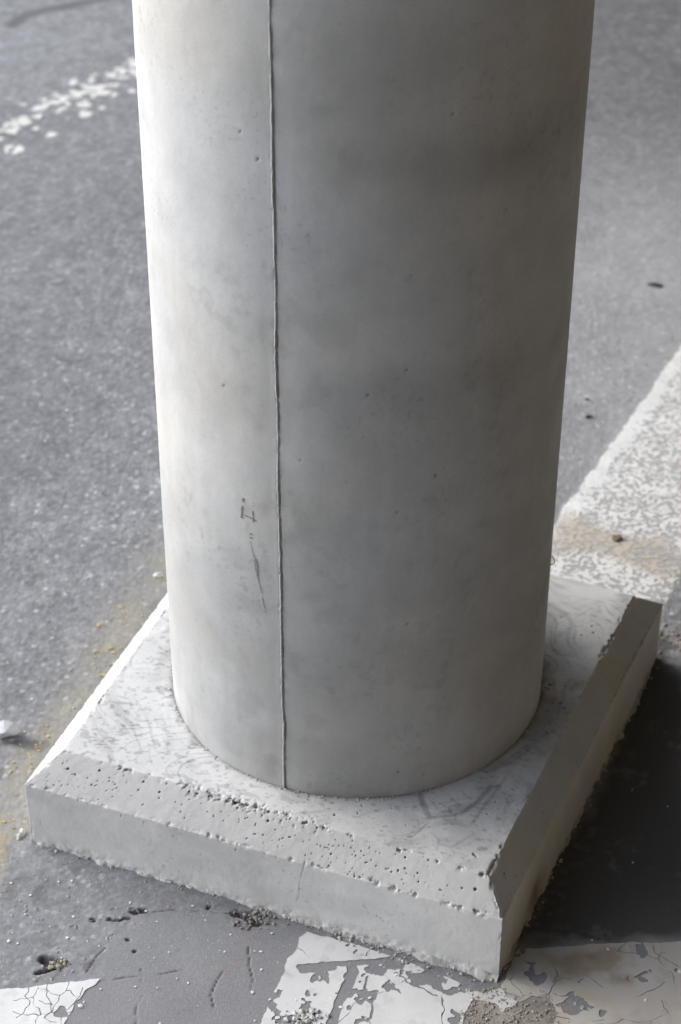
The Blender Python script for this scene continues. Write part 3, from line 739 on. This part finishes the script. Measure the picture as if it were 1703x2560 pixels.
def paint(name, fun, poly, res, thick, colfun, pad=0.01, kind='structure', hfun=ground_h, m=None, parent=None):
    p = np.array([q[:2] for q in poly]); x0, y0 = p.min(0) - pad; x1, y1 = p.max(0) + pad
    V2, F, rim = march(fun, x0, x1, y0, y1, res)
    z = hfun(V2[:, 0], V2[:, 1])
    n = len(V2)
    c = colfun(V2[:, 0], V2[:, 1])
    V = np.concatenate([np.c_[V2, z + thick], np.c_[V2, z - 0.002]])
    S = np.concatenate([np.stack([rim[:, 0], rim[:, 0] + n, rim[:, 1] + n], 1), np.stack([rim[:, 0], rim[:, 1] + n, rim[:, 1]], 1)])
    me = mesh_np(name, V, np.concatenate([F, S]), np.concatenate([c, c * 0.8]), smooth=False)
    me.validate()
    return obj(name, me, m or M_paint, parent, kind)

def film(x, y):          # the film levels out the asphalt below it
    return 0.005 * (fbm2(x, y, 0.22, 3, 91) - 0.5) + 0.0004 * (fbm2(x, y, 0.03, 2, 72) - 0.5)

def edge_noise(x, y, s, a=0.004):
    return a * 2 * (fbm2(x, y, 0.012, 3, s) - 0.5) + a * 2 * (fbm2(x, y, 0.05, 2, s + 9) - 0.5)

def crackle(x, y, cell, w, s, cover):
    wx = x + 0.012 * (fbm2(x, y, 0.02, 3, s) - 0.5); wy = y + 0.012 * (fbm2(x, y, 0.02, 3, s + 1) - 0.5)
    f1, f2, _ = worley(wx, wy, cell, s + 2)
    g = (f2 - f1) * cell * 0.5
    on = sstep(cover, cover + 0.06, fbm2(x, y, 0.06, 2, s + 5))
    return g - w * on

def white(x, y, s, tone=(0.70, 0.70, 0.685)):
    n = len(x)
    c = np.tile(tone, (n, 1)) * (0.90 + 0.20 * fbm2(x, y, 0.05, 4, s))[:, None]
    g = sstep(0.58, 0.75, fbm2(x, y, 0.018, 4, s + 3))
    return c * (1 - 0.10 * g)[:, None]

# 1 near left corner
PA = [(-0.5285,1.522),(-0.4446,1.534),(-0.4069,1.538),(-0.3741,1.543),(-0.3506,1.547),(-0.3197,1.551),(-0.2908,1.555),(-0.2964,1.544),(-0.3037,1.537),(-0.3072,1.526),(-0.3144,1.518),(-0.3171,1.502),(-0.3213,1.486),(-0.3361,1.439),(-0.3509,1.349),(-0.5112,1.349)]
HOLE = [(-0.3384,1.502),(-0.332,1.515),(-0.3252,1.514),(-0.3222,1.505),(-0.3163,1.496),(-0.3293,1.494),(-0.3368,1.497)]
PACR = [[(-0.3507,1.548),(-0.3504,1.539),(-0.3492,1.529),(-0.3404,1.514)], [(-0.3091,1.542),(-0.31,1.529),(-0.3156,1.517),(-0.3216,1.508)], [(-0.3731,1.543),(-0.373,1.535),(-0.3767,1.528),(-0.3686,1.521),(-0.3729,1.501),(-0.3814,1.495)], [(-0.3577,1.522),(-0.3488,1.516),(-0.3426,1.516),(-0.3402,1.505),(-0.3475,1.495),(-0.3404,1.489),(-0.3332,1.488)]]
def fA(x, y):
    f = poly_sd(x, y, PA) + edge_noise(x, y, 701, 0.0022)
    f = np.minimum(f, -poly_sd(x, y, HOLE) + edge_noise(x, y, 705, 0.002))
    wx, wy = x + 0.003 * (fbm2(x, y, 0.01, 2, 707) - 0.5), y + 0.003 * (fbm2(x, y, 0.01, 2, 708) - 0.5)
    for L in PACR: f = np.minimum(f, line_d(wx, wy, L) - 0.00055)
    return np.minimum(f, crackle(x, y, 0.030, 0.00040, 710, 0.57))
paint('painted_line', fA, [(-0.4288,1.554),(-0.284,1.555),(-0.274,1.463),(-0.4138,1.462)], 0.0007, 0.0006, lambda x, y: white(x, y, 720, (0.58, 0.58, 0.57)), hfun=film)

# 2 block in front of the base
PB = [(-0.04009,1.635),(-0.04783,1.624),(-0.05235,1.604),(-0.06178,1.588),(-0.0716,1.555),(-0.08406,1.524),(-0.09316,1.487),(-0.1139,1.428),(-0.137,1.35),(0.1082,1.351),(0.1305,1.441),(0.1445,1.488),(0.1543,1.519),(0.1612,1.539),(0.1316,1.562),(0.07411,1.588),(0.02539,1.611)]
BAR = [([(-0.04689,1.576),(-0.02356,1.579),(0.0007915,1.581),(0.02519,1.583),(0.05453,1.587),(0.07417,1.591)], 0.0050), ([(0.01444,1.579),(0.01731,1.568),(0.01049,1.549),(0.0008935,1.524),(-0.004749,1.503),(-0.01026,1.476),(-0.02194,1.429)], 0.0072), ([(-0.04389,1.571),(-0.02835,1.572),(-0.006494,1.575)], 0.0058)]
PBCR = [[(0.03472,1.562),(0.03069,1.546),(0.03338,1.527),(0.039,1.518),(0.03637,1.497)], [(0.07873,1.578),(0.07345,1.562),(0.08277,1.55),(0.1018,1.542),(0.1157,1.531)]]
def fB(x, y):
    f = poly_sd(x, y, PB) + edge_noise(x, y, 731, 0.0025)
    en = edge_noise(x, y, 735, 0.0022)
    for L, w in BAR: f = np.minimum(f, line_d(x, y, L) - w + en)
    wx, wy = x + 0.006 * (fbm2(x, y, 0.012, 3, 737) - 0.5), y + 0.006 * (fbm2(x, y, 0.012, 3, 738) - 0.5)
    for L in PBCR: f = np.minimum(f, line_d(wx, wy, L) - 0.0012 * (0.3 + 1.6 * fbm2(x, y, 0.03, 2, 739)))
    # flaked spots
    dleft = np.exp(-(np.hypot(x - [(-0.0279,1.537)][0][0], y - [(-0.0279,1.537)][0][1]) / 0.05) ** 2)
    dright = np.exp(-(np.hypot(x - [(0.1027,1.569)][0][0], (y - [(0.1027,1.569)][0][1]) * 1.3) / 0.07) ** 2)
    fl = fbm2(x, y, 0.022, 4, 741, 0.55)
    f = np.minimum(f, (0.685 - 0.135 * dleft - 0.125 * dright - fl) * 0.03)
    return np.minimum(f, crackle(x, y, 0.055, 0.0004, 745, 0.55))
paint('painted_block', fB, [(-0.1089,1.639),(0.1751,1.64),(0.1639,1.458),(-0.1013,1.457)], 0.0008, 0.0006, lambda x, y: white(x, y, 750, (0.535, 0.53, 0.525)), hfun=film)

# 3 near right corner, stained and cracked
PC = [(0.212,1.589),(0.2221,1.604),(0.242,1.607),(0.2816,1.61),(0.3215,1.614),(0.3713,1.617),(0.4226,1.62),(0.5211,1.625),(0.5143,1.352),(0.1796,1.351),(0.2249,1.464),(0.2481,1.488),(0.2575,1.513),(0.2498,1.531),(0.2307,1.533),(0.2153,1.519),(0.2009,1.531),(0.196,1.549),(0.2042,1.563)]
STAIN = [(0.2464,1.602),(0.2814,1.607),(0.3408,1.61),(0.347,1.589),(0.3382,1.57),(0.3439,1.557),(0.329,1.554),(0.3115,1.57),(0.2859,1.557),(0.2666,1.557),(0.2438,1.572)]
PCCR = [[(0.3581,1.614),(0.3609,1.605),(0.3634,1.602)], [(0.3853,1.611),(0.3888,1.601),(0.4026,1.588),(0.4145,1.576)], [(0.3446,1.524),(0.3601,1.533),(0.3808,1.544),(0.3928,1.554)], [(0.4038,1.57),(0.4039,1.557),(0.4039,1.544)], [(0.2626,1.576),(0.2654,1.564),(0.2576,1.553)], [(0.2968,1.568),(0.3099,1.555),(0.3184,1.545)], [(0.2564,1.501),(0.2655,1.498),(0.2726,1.497),(0.2695,1.49)], [(0.2939,1.498),(0.2981,1.493),(0.3077,1.495),(0.3148,1.495)]]
MOON = [(0.2545,1.541),(0.2585,1.533),(0.2664,1.53),(0.2761,1.531),(0.2851,1.54),(0.2769,1.539),(0.27,1.533),(0.2633,1.533)]
def fC(x, y):
    f = poly_sd(x, y, PC) + edge_noise(x, y, 761, 0.0016) + 0.010 * (fbm2(x, y, 0.02, 3, 763) - 0.5) * (1 - sstep(0.22, 0.26, x))
    f = np.minimum(f, -poly_sd(x, y, MOON) + 0.0006)
    wx, wy = x + 0.005 * (fbm2(x, y, 0.012, 3, 767) - 0.5), y + 0.005 * (fbm2(x, y, 0.012, 3, 768) - 0.5)
    for L in PCCR: f = np.minimum(f, line_d(wx, wy, L) - 0.0006 * (0.2 + 1.5 * fbm2(x, y, 0.02, 2, 769)))
    left = 1 - sstep(0.20, 0.30, x)
    f = np.minimum(f, (0.735 - 0.10 * left - fbm2(x, y, 0.03, 4, 771)) * 0.03)
    return np.minimum(f, crackle(x, y, 0.05, 0.0004, 775, 0.56))
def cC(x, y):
    c = white(x, y, 780, (0.415, 0.392, 0.36))  # dirty beige paint, darkened further for the shadow of pillar and base
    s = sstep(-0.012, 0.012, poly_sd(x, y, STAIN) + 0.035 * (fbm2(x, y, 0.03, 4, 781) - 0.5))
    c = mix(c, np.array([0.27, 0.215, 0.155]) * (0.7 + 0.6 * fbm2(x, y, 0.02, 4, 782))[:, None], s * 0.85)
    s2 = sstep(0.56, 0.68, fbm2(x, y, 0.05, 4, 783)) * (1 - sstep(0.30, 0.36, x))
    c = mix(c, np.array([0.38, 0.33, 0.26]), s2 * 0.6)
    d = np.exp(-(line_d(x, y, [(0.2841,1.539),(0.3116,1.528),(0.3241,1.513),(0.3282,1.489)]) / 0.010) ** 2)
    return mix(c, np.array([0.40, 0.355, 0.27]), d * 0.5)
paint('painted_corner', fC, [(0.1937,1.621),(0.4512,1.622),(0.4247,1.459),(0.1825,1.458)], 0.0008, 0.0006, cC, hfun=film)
# paint left between the two, at the corner of the base
PD = [(0.1612,1.539),(0.1761,1.54),(0.1932,1.544),(0.2078,1.534),(0.2142,1.53),(0.2029,1.513),(0.1958,1.5),(0.1908,1.51),(0.1844,1.52),(0.1704,1.525),(0.1584,1.525)]
paint('paint_remnant', lambda x, y: poly_sd(x, y, PD) + edge_noise(x, y, 791, 0.006), PD, 0.0010, 0.0006, lambda x, y: white(x, y, 795, (0.54, 0.53, 0.52)), hfun=film)

# 4 band behind the right of the base
EDGE = [(0.8122,3.482),(0.6594,3.173),(0.5496,2.949),(0.4533,2.753),(0.4002,2.646),(0.3548,2.555)]
def fE(x, y):
    f = poly_sd(x, y, PE) + edge_noise(x, y, 801, 0.004)
    rim = np.exp(-(line_d(x, y, EDGE) / 0.026) ** 4)
    f1, f2, idv = worley(x, y, 0.012, 803)
    w = 0.80 * fbm2(x, y, 0.0052, 3, 805, 0.62) + 0.20 * fbm2(x, y, 0.05, 3, 806)
    wear = (0.508 + 0.20 * rim + 0.06 * (fbm2(x, y, 0.2, 2, 807) - 0.5) - w) * 0.05
    return np.minimum(f, wear)
DIRT = [(0.3515,2.562),(0.3994,2.575),(0.4645,2.51),(0.5162,2.504),(0.5504,2.458),(0.551,2.391),(0.5018,2.402),(0.4537,2.424),(0.4062,2.457),(0.3405,2.446)]
def cE(x, y):
    c = white(x, y, 810, (0.60, 0.60, 0.59))
    s = sstep(-0.03, 0.03, poly_sd(x, y, DIRT) + 0.08 * (fbm2(x, y, 0.06, 4, 811) - 0.5))
    return mix(c, np.array([0.42, 0.37, 0.30]), s * 0.85)
paint('painted_band', fE, [(0.2404,2.213),(0.3158,3.282),(0.8013,3.284),(0.6188,2.275)], 0.0015, 0.0005, cE, hfun=lambda x, y: ground_h(x, y))

# 5 flaked line far left: countless flakes of paint
CH = [(-0.8891,4.263),(-0.8248,4.225),(-0.8134,4.342),(-0.7477,4.295),(-0.7462,4.429),(-0.8003,4.456),(-0.7024,4.479),(-0.6833,4.53),(-0.7309,4.465),(-0.6311,4.565),(-0.6356,4.384),(-0.601,4.43),(-0.6655,4.343),(-0.677,4.357),(-0.6472,4.397),(-0.5992,4.652),(-0.5569,4.647),(-0.5505,4.689),(-0.5821,4.588),(-0.65,4.623),(-0.6214,4.57),(-0.7987,4.277),(-0.82,4.225),(-0.748,4.369),(-0.7857,4.356),(-0.7028,4.252),(-0.7967,4.168),(-0.7714,4.158),(-0.8627,4.342),(-0.7529,4.479),(-0.7197,4.457),(-0.6637,4.452),(-0.6429,4.446),(-0.5966,4.531),(-0.5796,4.514),(-0.5709,4.682),(-0.5451,4.743),(-0.4868,4.805),(-0.5365,4.542),(-0.7441,4.549),(-0.6928,4.608),(-0.8913,4.162),(-0.9235,4.237),(-0.4629,4.775),(-0.4294,4.901),(-0.3839,4.869),(-0.4988,4.698)]
CHr = [9, 13, 9, 11, 16, 7, 8, 13, 9, 7, 15, 8, 8, 9, 8, 11, 8, 16, 8, 10, 14, 14, 10, 7, 11, 14, 15, 17, 9, 7, 8, 7, 9, 7, 12, 13, 13, 8, 8, 7, 12, 12, 10, 12, 12, 11, 6]
cen = np.array(CH); crr = (np.array((CHr + [7] * 99)[:len(CH)])) * 0.00080
def fF(x, y):
    f = np.full(np.shape(x), -1.0)
    for (a, b), r in zip(cen, crr):
        f = np.maximum(f, r - np.hypot(x - a, (y - b) * 0.55))
    f = f + 0.022 * (fbm2(x, y, 0.022, 3, 821) - 0.5)
    d = line_d(x, y, [(-0.9085,4.263),(-0.8356,4.295),(-0.7462,4.429),(-0.6397,4.55),(-0.5423,4.713),(-0.429,4.895)])
    g = (fbm2(x, y, 0.021, 2, 823) - 0.63 - 0.35 * sstep(0.03, 0.09, d)) * 0.05
    return np.maximum(f, g)
paint('paint_flakes', fF, [tuple(c) for c in cen], 0.004, 0.0008, lambda x, y: white(x, y, 825, (0.60, 0.59, 0.55)), pad=0.05, kind='stuff')

# ------------------------------------------------------------------ small things on the ground
def scatter_world(n, x0, x1, y0, y1):
    return np.c_[x0 + (x1 - x0) * rng.random(n), y0 + (y1 - y0) * rng.random(n)]
def not_under(p):
    s = poly_sd(p[:, 0], p[:, 1], [tuple(q) for q in RDG])
    return p[s < -0.004]
# white spatter
P = np.concatenate([scatter_world(170, -0.45, 0.10, 1.46, 1.72), scatter_world(120, -0.9, -0.2, 1.8, 3.0), scatter_world(60, -1.0, -0.2, 3, 5.2), scatter_world(14, 0.25, 0.55, 1.5, 2.1), scatter_world(40, 0.4, 1.0, 2.4, 4.5)])
P = not_under(P)
r = (0.0006 + 0.0020 * rng.random(len(P)) ** 5) * (0.9 + 0.5 * sstep(1.8, 3.5, P[:, 1]))
crumbs('white_spatter', on_ground(P, 0.0008), r, M_speck, None, 0.18)
BIG = [(-0.308,1.513,2.6),(-0.304,1.519,1.2),(-0.2452,1.543,1.6),(-0.2182,1.541,1.2),(-0.2862,1.539,1.3),(-0.3432,1.722,1.6),(-0.3599,1.72,1.4),(-0.3608,1.642,1.3),(-0.3966,1.614,1.6),(-0.08368,1.63,2.2),(-0.1347,1.627,1.6),(0.06863,1.563,2.2),(0.001864,1.513,2),(-0.1963,1.556,1.2),(-0.2108,1.487,1.3),(-0.2435,1.668,1.6),(-0.2958,1.609,1.3),(0.3305,1.606,1.8),(0.3806,1.756,1.4),(0.3124,1.621,1.4),(0.4137,1.571,2.4),(0.3662,1.526,2.4),(0.1584,1.525,1.5),(-0.05161,1.524,1.2)]
crumbs('white_spatter', on_ground([b[:2] for b in BIG], 0.0009), np.array([b[2] for b in BIG]) * 0.001, M_speck, None, 0.25)
# loose aggregate in the open asphalt
P = np.concatenate([scatter_world(1500, -1.0, -0.15, 1.75, 3.0), scatter_world(1200, -1.15, 1.15, 3.0, 5.6), scatter_world(260, -0.5, -0.05, 1.5, 1.75), scatter_world(500, 0.3, 1.0, 2.3, 3.2)])
P = not_under(P); P = P[rough_mask(P[:, 0], P[:, 1]) > 0.8]
M_agg = material('aggregate', 0.8, 0.3, 500, 0.45, 60, 0.3, (0.23, 0.23, 0.235))
crumbs('asphalt_aggregate', on_ground(P, 0.0), 0.0012 + 0.0022 * rng.random(len(P)) ** 2, M_agg, None, 0.32)
# yellow grit along the left foot
Y = np.array([q[:2] for q in YEL])
seg = rng.integers(0, len(Y) - 1, 700); tt_ = rng.random(700)[:, None]
P = Y[seg] * (1 - tt_) + Y[seg + 1] * tt_ + rng.normal(0, 0.020, (700, 2))
P = P[fbm2(P[:, 0], P[:, 1], 0.06, 3, 901) > 0.50]
P = np.concatenate([P, np.array([(-0.3951,2.074),(-0.3876,2.083),(-0.4118,2.069),(-0.3783,2.078),(-0.3882,2.065),(-0.3951,2.051),(-0.4189,2.016),(-0.4099,2.033),(-0.4216,1.994),(-0.4295,1.99),(-0.4233,1.985),(-0.4422,1.981),(-0.4354,1.972),(-0.4055,2.087),(-0.3933,2.092),(-0.4121,2.007),(-0.383,2.069)]) + 0.0])
P = not_under(P)
crumbs('yellow_grit', on_ground(P, 0.0006), 0.0006 + 0.0026 * rng.random(len(P)) ** 3, M_grit, None, 0.6)
# sand
SP = np.array([q[:2] for q in SANDP]); lo_, hi_ = SP.min(0), SP.max(0)
P = scatter_world(1400, lo_[0], hi_[0], lo_[1], hi_[1]); P = P[poly_sd(P[:, 0], P[:, 1], SANDP) > -0.004]
crumbs('sand', on_ground(P, 0.0004), 0.0006 + 0.0016 * rng.random(len(P)) ** 3, M_sand, None, 0.6)

def tag(o, label, cat, group=None):
    o['label'] = label; o['category'] = cat
    if group: o['group'] = group
    return o

def rock(name, at, size, m, seed, sub=2, dz=0.3, rough=0.25):
    bm = bmesh.new(); r_ = np.random.default_rng(seed)
    pts = r_.normal(size=(16, 3)); pts /= np.linalg.norm(pts, axis=1)[:, None]
    for p in pts: bm.verts.new(p * (0.75 + 0.4 * r_.random()) * np.array(size))
    res = bmesh.ops.convex_hull(bm, input=bm.verts)
    bmesh.ops.delete(bm, geom=[g for g in res['geom_interior'] if isinstance(g, bmesh.types.BMVert)], context='VERTS')
    bmesh.ops.subdivide_edges(bm, edges=bm.edges, cuts=3, use_grid_fill=True)
    bmesh.ops.triangulate(bm, faces=bm.faces)
    V = np.array([v.co[:] for v in bm.verts])
    s = max(size); k = 1 + rough * (fbm3(V + seed, s * 0.5, 3, seed) - 0.5)
    for v, kk in zip(bm.verts, k): v.co *= kk
    me = bpy.data.meshes.new(name); bm.to_mesh(me); bm.free()
    o = obj(name, me, m)
    o.location = (at[0], at[1], float(ground_h(np.array([at[0]]), np.array([at[1]]))[0]) + size[2] * dz)
    return o
M_chunk = material('pale_mortar', 0.85, 0.4, 400, 0.14, 140, 0.2, (0.46, 0.475, 0.48))
ch = tag(rock('mortar_chunk', [(-0.4696,2.01)][0], (0.022, 0.014, 0.014), M_chunk, 17, dz=0.8, rough=0.5), 'angular pale grey chunk of mortar lying on the asphalt at the left', 'rubble')
tag(rock('pebble', [(-0.2885,2.398)][0], (0.0085, 0.0065, 0.005), M_stone, 5, dz=0.6), 'small pale pebble on the asphalt close behind the left of the pillar', 'pebble')
tag(rock('dirt_clump', [(0.451,2.506)][0], (0.012, 0.009, 0.006), M_leaf, 21, dz=0.5, rough=0.9), 'small brown curled dirt clump on the worn white paint behind the base', 'dirt clump')
for k, (q, s) in enumerate((([(0.4512,2.903)][0], (0.0085, 0.0055, 0.004)), ([(0.4537,2.966)][0], (0.0045, 0.004, 0.003)), ([(0.6455,3.439)][0], (0.021, 0.011, 0.004)))):
    tag(rock('tar_crumb', q, s, M_dark, 31 + k, dz=0.4), ('larger of two black crumbs beside the white paint edge right of the pillar', 'smaller of two black crumbs, the one farther from the base', 'flat dark scrap on the far asphalt right of the pillar')[k], 'debris', 'dark crumbs right of the pillar')
M_brown = material('brown_dirt', 0.9, 0.4, 300, 0.3, 120, 0.2, (0.25, 0.205, 0.165))
P = np.array([(0.5124,2.244)][0]) + rng.normal(0, 0.018, (120, 2))
tag(crumbs('dirt_pile', on_ground(P, 0.001), 0.0008 + 0.0026 * rng.random(120) ** 3, M_brown, kind=None), 'brown patch of crumbled dirt beside the far right corner of the base', 'dirt pile')
M_heap = material('dirty_mortar', 0.9, 0.4, 500, 0.35, 120, 0.2, (0.23, 0.215, 0.195))
P = np.concatenate([np.array([(-0.1156,1.657)][0]) + rng.normal(0, 0.010, (60, 2)) * [1.3, 0.8], np.array([(-0.09949,1.654)][0]) + rng.normal(0, 0.010, (50, 2))])
P = not_under(P)
tag(crumbs('rubble_heap', on_ground(P, 0.001), 0.0007 + 0.0026 * rng.random(len(P)) ** 3, M_heap, kind=None), 'crumbly mortar heap in a hole under the front edge of the base', 'rubble')
P = np.array([(-0.3441,1.579)][0]) + rng.normal(0, 0.0055, (40, 2)) * [1.4, 0.8]
tag(crumbs('broken_asphalt', on_ground(P, 0.0012), 0.0010 + 0.0026 * rng.random(40) ** 2, M_sand, kind=None), 'sandy broken crumbs around a black hole in the asphalt above the cracked white paint', 'rubble')
P = np.array([(-0.04247,1.495)][0]) + rng.normal(0, 0.009, (60, 2)) * [1.5, 0.8]
tag(crumbs('crumb_pile', on_ground(P, 0.0015), 0.0012 + 0.0028 * rng.random(60) ** 2, M_crumb, kind=None), 'small grey crumbly pile on the flaking white paint at the bottom', 'rubble')
